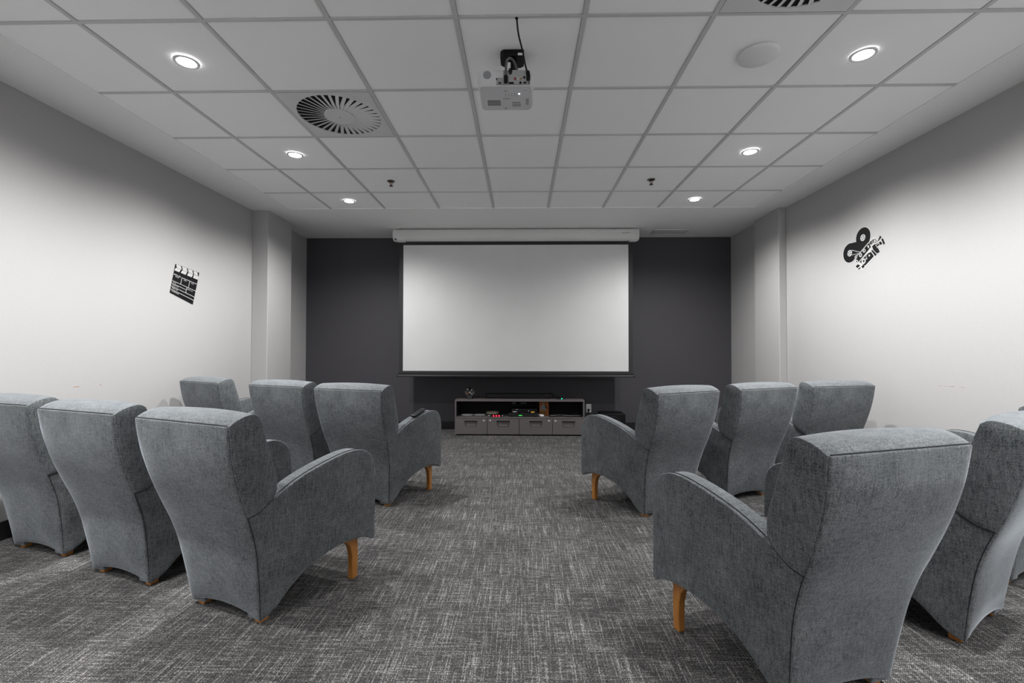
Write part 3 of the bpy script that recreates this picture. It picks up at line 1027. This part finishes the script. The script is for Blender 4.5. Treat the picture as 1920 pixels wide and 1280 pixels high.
# wall socket with plugs
t = empty('wall_socket', (0.928, YF, 0.2955))
MB().box(-0.036, 0.036, -0.008, 0.0, -0.058, 0.058).build('cover_plate', M['white_pl'], t, bevel=0.003)
mb = MB()
for z in (0.024, -0.024):
    for x in (-0.007, 0.007):
        mb.box(x - 0.0015, x + 0.0015, -0.0088, -0.007, z - 0.005, z + 0.005)
mb.build('pin_slots', M['print'], t)
MB().lathe([(0.0, -0.034), (0.012, -0.034), (0.015, -0.020), (0.015, -0.008)], (-0.002, 0, -0.022), 20, 'y').build('black_plug', M['black'], t, smooth=True)
MB().lathe([(0.0, -0.026), (0.010, -0.026), (0.012, -0.008)], (0.006, 0, -0.046), 16, 'y').build('white_plug', M['white_pl'], t, smooth=True)
MB().tube(catmull([(-0.002, -0.03, -0.03), (-0.006, -0.035, -0.10), (-0.03, -0.025, -0.20), (-0.09, -0.03, -0.285)], 16), 0.0035, 8).build('cord', M['black'], t, smooth=True)
tag(t, 'white wall socket with a black plug right of the cabinet', 'socket')

# subwoofer
t = empty('subwoofer', (1.205, 6.22, 0))
MB().box(-0.155, 0.155, -0.15, 0.15, 0.012, 0.262).build('cabinet_body', M['black'], t, bevel=0.006)
MB().lathe([(0.10, -0.150), (0.10, -0.156), (0.092, -0.158), (0.07, -0.150), (0.0, -0.146)], (0, 0, 0.137), 32, 'y').build('speaker_cone', M['satin'], t, smooth=True)
for x in (-0.12, 0.12):
    for y in (-0.12, 0.12):
        MB().lathe([(0.014, 0.0), (0.016, 0.012)], (x, y, 0), 12).build('foot', M['black'], t)
tag(t, 'black cube subwoofer on the carpet right of the cabinet', 'subwoofer')


# ------------------------------------------------------------------ wall stickers
def text_mesh(s, size, name, mat, parent, loc, rot, bold=0.0):
    cu = bpy.data.curves.new(name, 'FONT')
    cu.body = s
    cu.size = size
    cu.extrude = 0.0004
    cu.offset = bold
    cu.resolution_u = 2
    tmp = bpy.data.objects.new('tmp', cu)
    COL.objects.link(tmp)
    me = bpy.data.meshes.new_from_object(tmp)
    bpy.data.objects.remove(tmp)
    me.materials.clear()
    me.materials.append(mat)
    o = bpy.data.objects.new(name, me)
    COL.objects.link(o)
    o.parent = parent
    o.location = loc
    o.rotation_euler = rot
    return o


# clapper board on the left wall: local u (to the right on the wall = +Y), w up, tilted
CL = empty('clapperboard_sticker', (XL, 4.067, 1.690))
CL.rotation_euler = (0.0, 0.0, 0.0)
th = -0.138
W2, H2 = 0.150, 0.129
# corners on the wall measured from the picture, relative to the centre (y, z)
cTL, cTR, cBR, cBL = (-0.118, 0.155), (0.179, 0.126), (0.098, -0.178), (-0.179, -0.102)


def CM(u, v, d=0.0):
    """u, v in 0..1 over the board (v = 0 at the top edge)"""
    y = (cTL[0] * (1 - u) + cTR[0] * u) * (1 - v) + (cBL[0] * (1 - u) + cBR[0] * u) * v
    z = (cTL[1] * (1 - u) + cTR[1] * u) * (1 - v) + (cBL[1] * (1 - u) + cBR[1] * u) * v
    return (d, y, z)


def quad(mb, u0, v0, u1, v1, d=0.003, sk=0.0):
    c = [(u0 + sk, v0), (u1 + sk, v0), (u1, v1), (u0, v1)]
    mb.add([CM(u, v, 0.0) for u, v in c] + [CM(u, v, d) for u, v in c],
           [(0, 1, 2, 3), (7, 6, 5, 4), (0, 4, 5, 1), (1, 5, 6, 2), (2, 6, 7, 3), (3, 7, 4, 0)])


mb = MB()
quad(mb, 0.0, 0.205, 1.0, 1.0, 0.003)
quad(mb, 0.0, 0.0, 1.0, 0.205, 0.0022)
mb.build('board', M['stk_black'], CL)
# white blocks of the two clap sticks
for i in range(4):
    mb = MB()
    quad(mb, 0.075 + i * 0.24, 0.010, 0.275 + i * 0.24 - (0.01 if i < 3 else 0.03), 0.112, 0.0042, -0.06)
    mb.build('upper_stripe', M['stk_white'], CL)
for i in range(4):
    mb = MB()
    quad(mb, 0.0 + i * 0.26, 0.122, 0.195 + i * 0.26 if i < 3 else 0.985, 0.225, 0.0042, 0.035 if i < 3 else 0.01)
    mb.build('lower_stripe', M['stk_white'], CL)
mb = MB()
L = [(0.33, 0.355, 0.995, 0.372), (0.0, 0.575, 0.995, 0.590), (0.0, 0.665, 0.60, 0.680), (0.0, 0.762, 0.995, 0.777), (0.0, 0.865, 0.995, 0.880)]
LV = [(0.33, 0.36, 0.345, 0.58), (0.665, 0.36, 0.68, 0.58), (0.60, 0.58, 0.615, 0.77)]
for q in L:
    quad(mb, *q, 0.0042)
for q in LV:
    quad(mb, *q, 0.0045)
mb.build('white_lines', M['stk_white'], CL)


def ctext(s, u, v, size, bold=0.0):
    # lies in the wall plane, baseline following the tilt of the board
    p0, p1 = CM(u, v), CM(u + 0.1, v)
    ang = math.atan2(p1[2] - p0[2], p1[1] - p0[1])
    rot = (Matrix.Rotation(ang, 3, 'X') @ Matrix(((0, 0, 1), (1, 0, 0), (0, 1, 0)))).to_euler()
    return text_mesh(s, size, 'lettering', M['stk_white'], CL, (0.0036, p0[1], p0[2]), rot, bold)


ctext('PROD. NO.', 0.01, 0.375, 0.017, 0.0003)
ctext('SCENE', 0.08, 0.425, 0.015)
ctext('TAKE', 0.42, 0.425, 0.0145)
ctext('ROLL', 0.75, 0.425, 0.0145)
ctext('DATE', 0.03, 0.637, 0.0145)
ctext('PROD. CO.', 0.03, 0.728, 0.0145)
ctext('PROD. CO.', 0.64, 0.650, 0.0145)
ctext('DIRECTOR', 0.03, 0.828, 0.0145)
ctext('CAMERAMAN', 0.03, 0.930, 0.0145)
tag(CL, 'black and white clapperboard sticker tilted on the left wall', 'wall sticker')

# film camera on the right wall, coordinates (y, z) about its centre
CAMS = empty('film_camera_sticker', (XR, 3.933, 1.963))
PB = {
    'mag': [(0.0909, 0.0718), (0.136, 0.0756), (0.1503, 0.0329), (0.1373, -0.0223), (0.1061, -0.0547), (0.0416, -0.0234), (-0.0596, 0.0401), (-0.0511, 0.0858)],
    'strip': [(-0.062, 0.0302), (-0.0778, -0.01), (-0.0663, -0.0174), (0.0623, -0.102), (0.1084, -0.0624), (0.0396, -0.0328)],
    'low': [(-0.0493, -0.0527), (-0.0781, -0.0485), (-0.1092, -0.0882), (-0.0855, -0.1051), (-0.0103, -0.1503), (0.0192, -0.1275), (0.0493, -0.1076), (-0.024, -0.068)],
    'mount': [(-0.0767, -0.0321), (-0.093, -0.0278), (-0.1399, -0.0828), (-0.122, -0.0908)],
    'lens': [(-0.0909, -0.0042), (-0.1253, 0.0081), (-0.1505, -0.0266), (-0.1715, -0.0675), (-0.142, -0.0759), (-0.1066, -0.0415)],
    'box': [(-0.1883, 0.0314), (-0.2037, 0.0343), (-0.2259, -0.0103), (-0.2106, -0.0188)],
    'box2': [(-0.1628, 0.0101), (-0.1842, 0.0143), (-0.1993, -0.0088), (-0.1799, -0.0149)],
    'tri': [(-0.1512, 0.025), (-0.1771, 0.0627), (-0.1923, 0.0455), (-0.1571, 0.0212)],
    'vf': [(-0.0649, 0.0327), (-0.1099, 0.0516), (-0.1136, 0.0276), (-0.0789, 0.0093)],
    'b1': [(0.0982, -0.1373), (0.0714, -0.1228), (0.0432, -0.1391), (0.0762, -0.1548)],
    'b2': [(0.0303, -0.1494), (0.0065, -0.1372), (-0.0068, -0.156), (0.0155, -0.1679)],
    'b3': [(0.0719, -0.1629), (0.0434, -0.1535), (0.0392, -0.1638), (0.0632, -0.1699)],
    'hull': [(-0.0526, 0.0424), (-0.1081, 0.0735), (-0.1474, 0.032), (-0.1772, 0.0673), (-0.2308, -0.0114), (-0.201, -0.0232), (-0.1505, -0.0326), (-0.1765, -0.0709), (-0.118, -0.099), (-0.016, -0.166), (0.02, -0.1814), (0.0677, -0.1723), (0.1072, -0.139), (0.0822, -0.1047), (0.1174, -0.0606)],
    'l1': [(0.0602, -0.1094), (0.0645, -0.1041), (-0.0292, -0.0533), (-0.0334, -0.0579)],
    'l2': [(0.1405, 0.0111), (0.1391, 0.0147), (0.0416, -0.0234), (0.0438, -0.0274)],
    'l3': [(0.141, -0.0275), (0.1411, -0.0314), (0.0614, -0.0347), (0.0614, -0.0308)],
    'l4': [(0.0416, -0.0244), (0.0369, -0.0292), (-0.0629, 0.0369), (-0.0588, 0.0409)],
    'l5': [(-0.0826, -0.0225), (-0.0866, -0.0212), (-0.1459, -0.0773), (-0.1427, -0.0797)],
    'l6': [(-0.1609, 0.0166), (-0.1922, 0.0365), (-0.196, 0.0332), (-0.1648, 0.0121)],
    'w1': [(-0.0397, 0.0118), (-0.0564, 0.0128), (-0.0623, -0.0087), (-0.0498, -0.0107)],
    'w2': [(-0.058, -0.0187), (-0.0847, -0.0121), (-0.0905, -0.0381), (-0.066, -0.0391)],
}
pz = lambda y, z, d: (-d, y, z)


def circ(c, r, n=36): return [(c[0] + r * math.cos(2 * PI * k / n), c[1] + r * math.sin(2 * PI * k / n)) for k in range(n)]


mb = MB()
mb.prism(PB['hull'], 0, 0.0012, pz)
mb.prism(circ((0.006, 0.0935), 0.0885), 0, 0.0012, pz)
mb.prism(circ((0.164, -0.006), 0.0905), 0, 0.0012, pz)
mb.build('white_backing', M['stk_white'], CAMS, fix=False)
for c, r, hr in (((0.0075, 0.0935), 0.082, 0.028), ((0.164, -0.006), 0.084, 0.028)):
    q = MB().prism(circ(c, r), 0.0012, 0.0022, pz).build('film_reel', M['stk_black'], CAMS)
    MB().prism(circ((c[0] + 0.001, c[1] - 0.003), hr, 28), 0.0022, 0.0036, pz).build('reel_hub', M['stk_white'], q)
    mb = MB()
    for k in range(4):
        a = k * PI / 2 + 0.4
        mb.prism(circ((c[0] + 0.001 + 0.015 * math.cos(a), c[1] - 0.003 + 0.015 * math.sin(a)), 0.0055, 10), 0.0036, 0.0042, pz)
    mb.build('hub_hole', M['stk_black'], q)
MB().prism(PB['mag'], 0.0012, 0.0024, pz).build('magazine', M['stk_black'], CAMS)
mb = MB()
for k in ('strip', 'low', 'mount', 'b1', 'b2', 'b3'): mb.prism(PB[k], 0.0012, 0.0024, pz)
mb.build('camera_body', M['stk_black'], CAMS)
MB().prism(PB['lens'], 0.0012, 0.0024, pz).build('lens_barrel', M['stk_black'], CAMS)
mb = MB()
for k in ('box', 'box2', 'tri'): mb.prism(PB[k], 0.0012, 0.0024, pz)
for q in ([(-0.1265, 0.0045), (-0.160, 0.0075), (-0.163, 0.0035), (-0.130, -0.001)], [(-0.134, -0.005), (-0.165, -0.001), (-0.172, -0.011), (-0.143, -0.018)],
          [(-0.1155, 0.0215), (-0.148, 0.0245), (-0.150, 0.0195), (-0.118, 0.0165)], [(-0.115, 0.049), (-0.121, 0.050), (-0.142, 0.030), (-0.136, 0.028)]):
    mb.prism(q, 0.0012, 0.0024, pz)
mb.build('lens_hood', M['stk_black'], CAMS)
MB().prism(PB['vf'], 0.0012, 0.0024, pz).build('viewfinder', M['stk_black'], CAMS)
mb = MB()
for k in ('l1', 'l2', 'l3', 'l4', 'l5', 'l6', 'w1', 'w2'): mb.prism(PB[k], 0.0024, 0.0034, pz)
mb.prism([(-0.085, 0.024), (-0.106, 0.040), (-0.109, 0.037), (-0.089, 0.021)], 0.0024, 0.0034, pz)
mb.prism([(-0.128, -0.002), (-0.150, -0.034), (-0.153, -0.032), (-0.131, 0.000)], 0.0024, 0.0034, pz)
mb.build('white_line', M['stk_white'], CAMS)
for (y, z, r) in ((-0.0056, -0.0232, 0.0155), (0.0355, -0.0521, 0.0165), (0.0905, -0.0578, 0.0145), (0.0019, -0.1102, 0.023),
                  (-0.0304, -0.0928, 0.008), (-0.0622, -0.075, 0.008), (0.0821, -0.0982, 0.015), (-0.0273, -0.0749, 0.004)):
    q = MB().prism(circ((y, z), r, 24), 0.0024, 0.0038, pz).build('dial', M['stk_white'], CAMS)
    if r > 0.012:
        MB().prism(circ((y - 0.002, z + 0.001), r * 0.42, 14), 0.0038, 0.0046, pz).build('dial_centre', M['stk_black'], q)
tag(CAMS, 'black and white vintage film camera sticker on the right wall', 'wall sticker')


# ------------------------------------------------------------------ armchairs
REAR = [(0.0, 0.018), (-0.018, 0.15), (-0.042, 0.29), (-0.068, 0.385), (-0.100, 0.470), (-0.138, 0.572), (-0.168, 0.675), (-0.182, 0.745), (-0.193, 0.831)]
JN = 0.470


def wback(z): return interp(z, [0.018, 0.470, 0.831], [0.208, 0.259, 0.279])


def warm(y, z):
    t = min(1.0, max(0.0, (y + 0.05) / 0.55))
    t = t * t * (3 - 2 * t)
    return lerp(wback(z), 0.325, t)


def strip_solid(mb, outer, inner):
    """closed solid between two equal grids outer[j][i], inner[j][i]"""
    nv, nu = len(outer), len(outer[0])
    vs = [p for r in outer for p in r] + [p for r in inner for p in r]
    N = nu * nv
    fs = []
    for j in range(nv - 1):
        for i in range(nu - 1):
            q = (j * nu + i, j * nu + i + 1, (j + 1) * nu + i + 1, (j + 1) * nu + i)
            fs += [q, tuple(N + k for k in q[::-1])]
    for i in range(nu - 1):
        for j in (0, nv - 1):
            fs.append((j * nu + i, j * nu + i + 1, N + j * nu + i + 1, N + j * nu + i))
    for j in range(nv - 1):
        for i in (0, nu - 1):
            fs.append((j * nu + i, (j + 1) * nu + i, N + (j + 1) * nu + i, N + j * nu + i))
    mb.add(vs, fs)
    return mb


def make_chair():
    t = empty('armchair')
    fab = M['fabric']
    rear_low = [p for p in REAR if p[1] <= JN + 1e-6]
    rear_up = [p for p in REAR if p[1] >= JN - 1e-6]
    # --- arms (side panels)
    lo = catmull([(0.0, 0.018), (0.033, 0.028), (0.069, 0.055), (0.122, 0.112), (0.205, 0.173), (0.31, 0.206), (0.405, 0.210), (0.49, 0.192), (0.525, 0.170), (0.546, 0.170)], 30)
    up = catmull([(-0.100, 0.470), (-0.04, 0.484), (0.00, 0.500), (0.030, 0.518), (0.125, 0.566), (0.238, 0.603), (0.348, 0.627), (0.432, 0.629), (0.495, 0.605), (0.532, 0.558), (0.545, 0.490)], 30)
    le = catmull(rear_low, 14)
    ri = catmull([(0.546, 0.170), (0.547, 0.28), (0.547, 0.39), (0.545, 0.490)], 14)
    g = coons(lo, up, le, ri)
    nv, nu = len(g), len(g[0])
    for s in (-1, 1):
        outer, inner = [], []
        for j, row in enumerate(g):
            ro, rn = [], []
            for i, p in enumerate(row):
                puff = 0.006 * math.sin(PI * i / (nu - 1)) * math.sin(PI * j / (nv - 1))
                w = warm(p.x, p.y)
                ro.append((s * (w + puff), p.x, p.y))
                rn.append((s * (w - 0.078), p.x, p.y))
            outer.append(ro)
            inner.append(rn)
        mb = strip_solid(MB(), outer, inner)
        a = mb.build('arm', fab, t, smooth=True, bevel=0.013, seg=3, angle=38)
        # seam that runs along the outer top edge
        pts = [(s * (warm(p.x, p.y) - 0.017), p.x, p.y + 0.0012) for p in g[-1][6:27]]
        MB().tube(pts, 0.0018, 6).build('seam', M['thread'], a)
    # --- head cushion block
    def head():
        lo = catmull([(-0.100, 0.470), (-0.055, 0.477), (-0.018, 0.498)], 12)
        up = catmull([(-0.193, 0.831), (-0.165, 0.848), (-0.130, 0.860), (-0.095, 0.863), (-0.070, 0.848)], 12)
        le = catmull(rear_up, 16)
        ri = catmull([(-0.018, 0.498), (0.012, 0.524), (0.022, 0.566), (0.011, 0.62), (-0.009, 0.675), (-0.030, 0.735), (-0.050, 0.79), (-0.070, 0.848)], 16)
        g = coons(lo, up, le, ri)
        nv, nu = len(g), len(g[0])
        loop = [(0, i) for i in range(nu)] + [(j, nu - 1) for j in range(1, nv)] + [(nv - 1, i) for i in range(nu - 2, -1, -1)] + [(j, 0) for j in range(nv - 2, 0, -1)]
        nx = 15
        mb = MB()
        vs, fs = [], []
        for k in range(nx):
            u = -1 + 2 * k / (nx - 1)
            c = 1 - u * u
            for (j, i) in loop:
                p = g[j][i]
                w = wback(p.y) + 0.004
                dy = 0.022 * c * (i / (nu - 1)) ** 2
                dz = 0.010 * c * (j / (nv - 1)) ** 3 * (i / (nu - 1)) ** 0.5
                if i == 0: dy = 0
                vs.append((u * w, p.x + dy, p.y + dz))
        n = len(loop)
        for k in range(nx - 1):
            for q in range(n):
                q2 = (q + 1) % n
                fs.append((k * n + q, k * n + q2, (k + 1) * n + q2, (k + 1) * n + q))
        mb.add(vs, fs)
        # side faces
        for s in (-1, 1):
            base = len(mb.v)
            vs = []
            for j in range(nv):
                for i in range(nu):
                    p = g[j][i]
                    puff = 0.004 + 0.010 * (math.sin(PI * i / (nu - 1)) * math.sin(PI * j / (nv - 1))) ** 0.6
                    vs.append((s * (wback(p.y) + puff), p.x, p.y))
            mb.add(vs, [(j * nu + i, j * nu + i + 1, (j + 1) * nu + i + 1, (j + 1) * nu + i) for j in range(nv - 1) for i in range(nu - 1)])
        h = mb.build('headrest', fab, t, smooth=True, bevel=0.014, seg=3, angle=38)
        for s in (-1, 1):
            MB().tube([(s * (wback(p.y) + 0.002), p.x, p.y - 0.002) for p in lo + ri[1:4]], 0.0020, 6).build('seam', M['thread'], h)
        return h
    hd = head()
    # --- rear panel, S-curved, a little pillowed, arched between the feet
    le = catmull(REAR, 30)
    nx = 20
    outer, inner = [], []
    for j, p in enumerate(le):
        v = j / 30
        ro, rn = [], []
        for k in range(nx + 1):
            u = -1 + 2 * k / nx
            c = 1 - u ** 4
            z = p.y + 0.034 * (1 - u * u) ** 0.8 * max(0.0, 1 - v * 3.5)
            w = wback(p.y) - 0.001
            edge = min(1.0, v * 8, (1 - v) * 8)
            ro.append((u * w, p.x - 0.007 - 0.013 * c * edge, z))
            rn.append((u * w, p.x + 0.006, z))
        outer.append(ro)
        inner.append(rn)
    bp = strip_solid(MB(), outer, inner).build('back_panel', fab, t, smooth=True, bevel=0.010, seg=3, angle=38)
    # dark stitched line along the top and down both sides of the rear panel
    MB().tube([(lerp(-1, 1, k / 12) * (wback(0.831) - 0.006), -0.1945, 0.8335) for k in range(13)], 0.0018, 6).build('seam', M['thread'], bp)
    for s in (-1, 1):
        MB().tube([(s * (wback(p.y) + 0.0005), p.x + 0.001, p.y) for p in le], 0.0011, 6).build('seam', M['thread'], bp)
    # --- inner back cushion, seat, front panel, underside
    mb = MB()
    sec = [(0.36, -0.030, 0.105), (0.42, -0.050, 0.090), (0.47, -0.068, 0.058), (0.50, -0.080, 0.030)]
    vs, fs = [], []
    for z, y0, y1 in sec:
        vs += [(-0.178, y0, z), (0.178, y0, z), (0.178, y1, z), (-0.178, y1, z)]
    for i in range(3):
        for k in range(4):
            fs.append((i * 4 + k, i * 4 + (k + 1) % 4, i * 4 + 4 + (k + 1) % 4, i * 4 + 4 + k))
    fs += [(0, 1, 2, 3), (12, 13, 14, 15)]
    mb.add(vs, fs).build('back_cushion', fab, t, smooth=True, bevel=0.015, seg=3)
    MB().prism([(-0.184, 0.03), (0.184, 0.03), (0.238, 0.30), (0.246, 0.512), (-0.246, 0.512), (-0.238, 0.30)], 0.285, 0.385).build('seat', M['seat'], t, smooth=True, bevel=0.020, seg=3)
    MB().box(-0.244, 0.244, 0.514, 0.545, 0.188, 0.382).build('footrest_panel', fab, t, smooth=True, bevel=0.012, seg=3)
    MB().box(-0.180, 0.180, 0.02, 0.512, 0.225, 0.284).build('seat_base', M['under'], t)
    # --- legs
    pr = [(0.474, 0.0), (0.477, 0.06), (0.478, 0.12), (0.476, 0.205), (0.366, 0.211), (0.372, 0.198), (0.405, 0.184), (0.427, 0.158), (0.438, 0.115), (0.441, 0.05), (0.438, 0.0)]
    # thin bent blades, one under each front corner
    for s in (-1, 1):
        MB().prism(pr, s * 0.250, s * 0.280, lambda y, z, x: (x, y, z)).build('front_leg', M['wood'], t, bevel=0.004)
        MB().prism([(0.012, 0.0), (0.050, 0.0), (0.058, 0.085), (0.024, 0.06), (0.014, 0.04)], s * 0.158, s * 0.192, lambda y, z, x: (x, y, z)).build('rear_foot', M['wood'], t, bevel=0.003)
    return t


CH = [  # x, y, turn (clockwise, radians), label
    (-1.238, 1.929, 0.385, 'blue-grey armchair of the near left row, beside the aisle'),
    (-1.925, 2.204, 0.340, 'blue-grey armchair in the middle of the near left row'),
    (-2.621, 2.479, 0.297, 'blue-grey armchair of the near left row, next to the left wall'),
    (-1.124, 3.306, 0.320, 'blue-grey armchair of the far left row, with a black remote on its arm'),
    (-1.769, 3.600, 0.382, 'blue-grey armchair in the middle of the far left row'),
    (-2.580, 3.940, 0.470, 'blue-grey armchair of the far left row, next to the left wall'),
    (1.020, 1.513, -0.309, 'largest blue-grey armchair, near right row beside the aisle, taupe seat showing'),
    (1.840, 1.895, -0.553, 'blue-grey armchair second from the aisle in the near right row'),
    (2.500, 2.330, -0.400, 'blue-grey armchair of which only a sliver shows at the right edge'),
    (0.996, 3.179, -0.490, 'blue-grey armchair of the far right row, beside the aisle'),
    (1.692, 3.504, -0.403, 'blue-grey armchair in the middle of the far right row'),
    (2.400, 3.735, -0.220, 'blue-grey armchair of the far right row, next to the right wall'),
]
proto = make_chair()
for i, (x, y, a, lab) in enumerate(CH):
    o = proto if i == 0 else copy_tree(proto)
    o.location = (x, y, 0)
    o.rotation_euler = (0, 0, -a)
    tag(o, lab, 'armchair', 'armchairs in rows facing the screen')

# black remote on the right arm of the far left aisle chair
cx, cy, ca = -1.124, 3.306, 0.320
lx, ly, lz = 0.270, 0.285, 0.6200
wx = cx + lx * math.cos(ca) + ly * math.sin(ca)
wy = cy - lx * math.sin(ca) + ly * math.cos(ca)
t = empty('remote_control', (wx, wy, lz), -ca)
t.rotation_euler = (0.215, 0, -ca)
MB().box(-0.021, 0.021, -0.078, 0.078, 0.0, 0.016).build('body', M['satin'], t, bevel=0.005)
mb = MB()
for i in range(9):
    for j in range(3):
        mb.box(-0.013 + j * 0.010, -0.006 + j * 0.010, -0.064 + i * 0.014, -0.056 + i * 0.014, 0.0155, 0.0175)
mb.build('keypad', M['black'], t)
tag(t, 'black remote control lying on an armchair arm beside the aisle', 'remote')
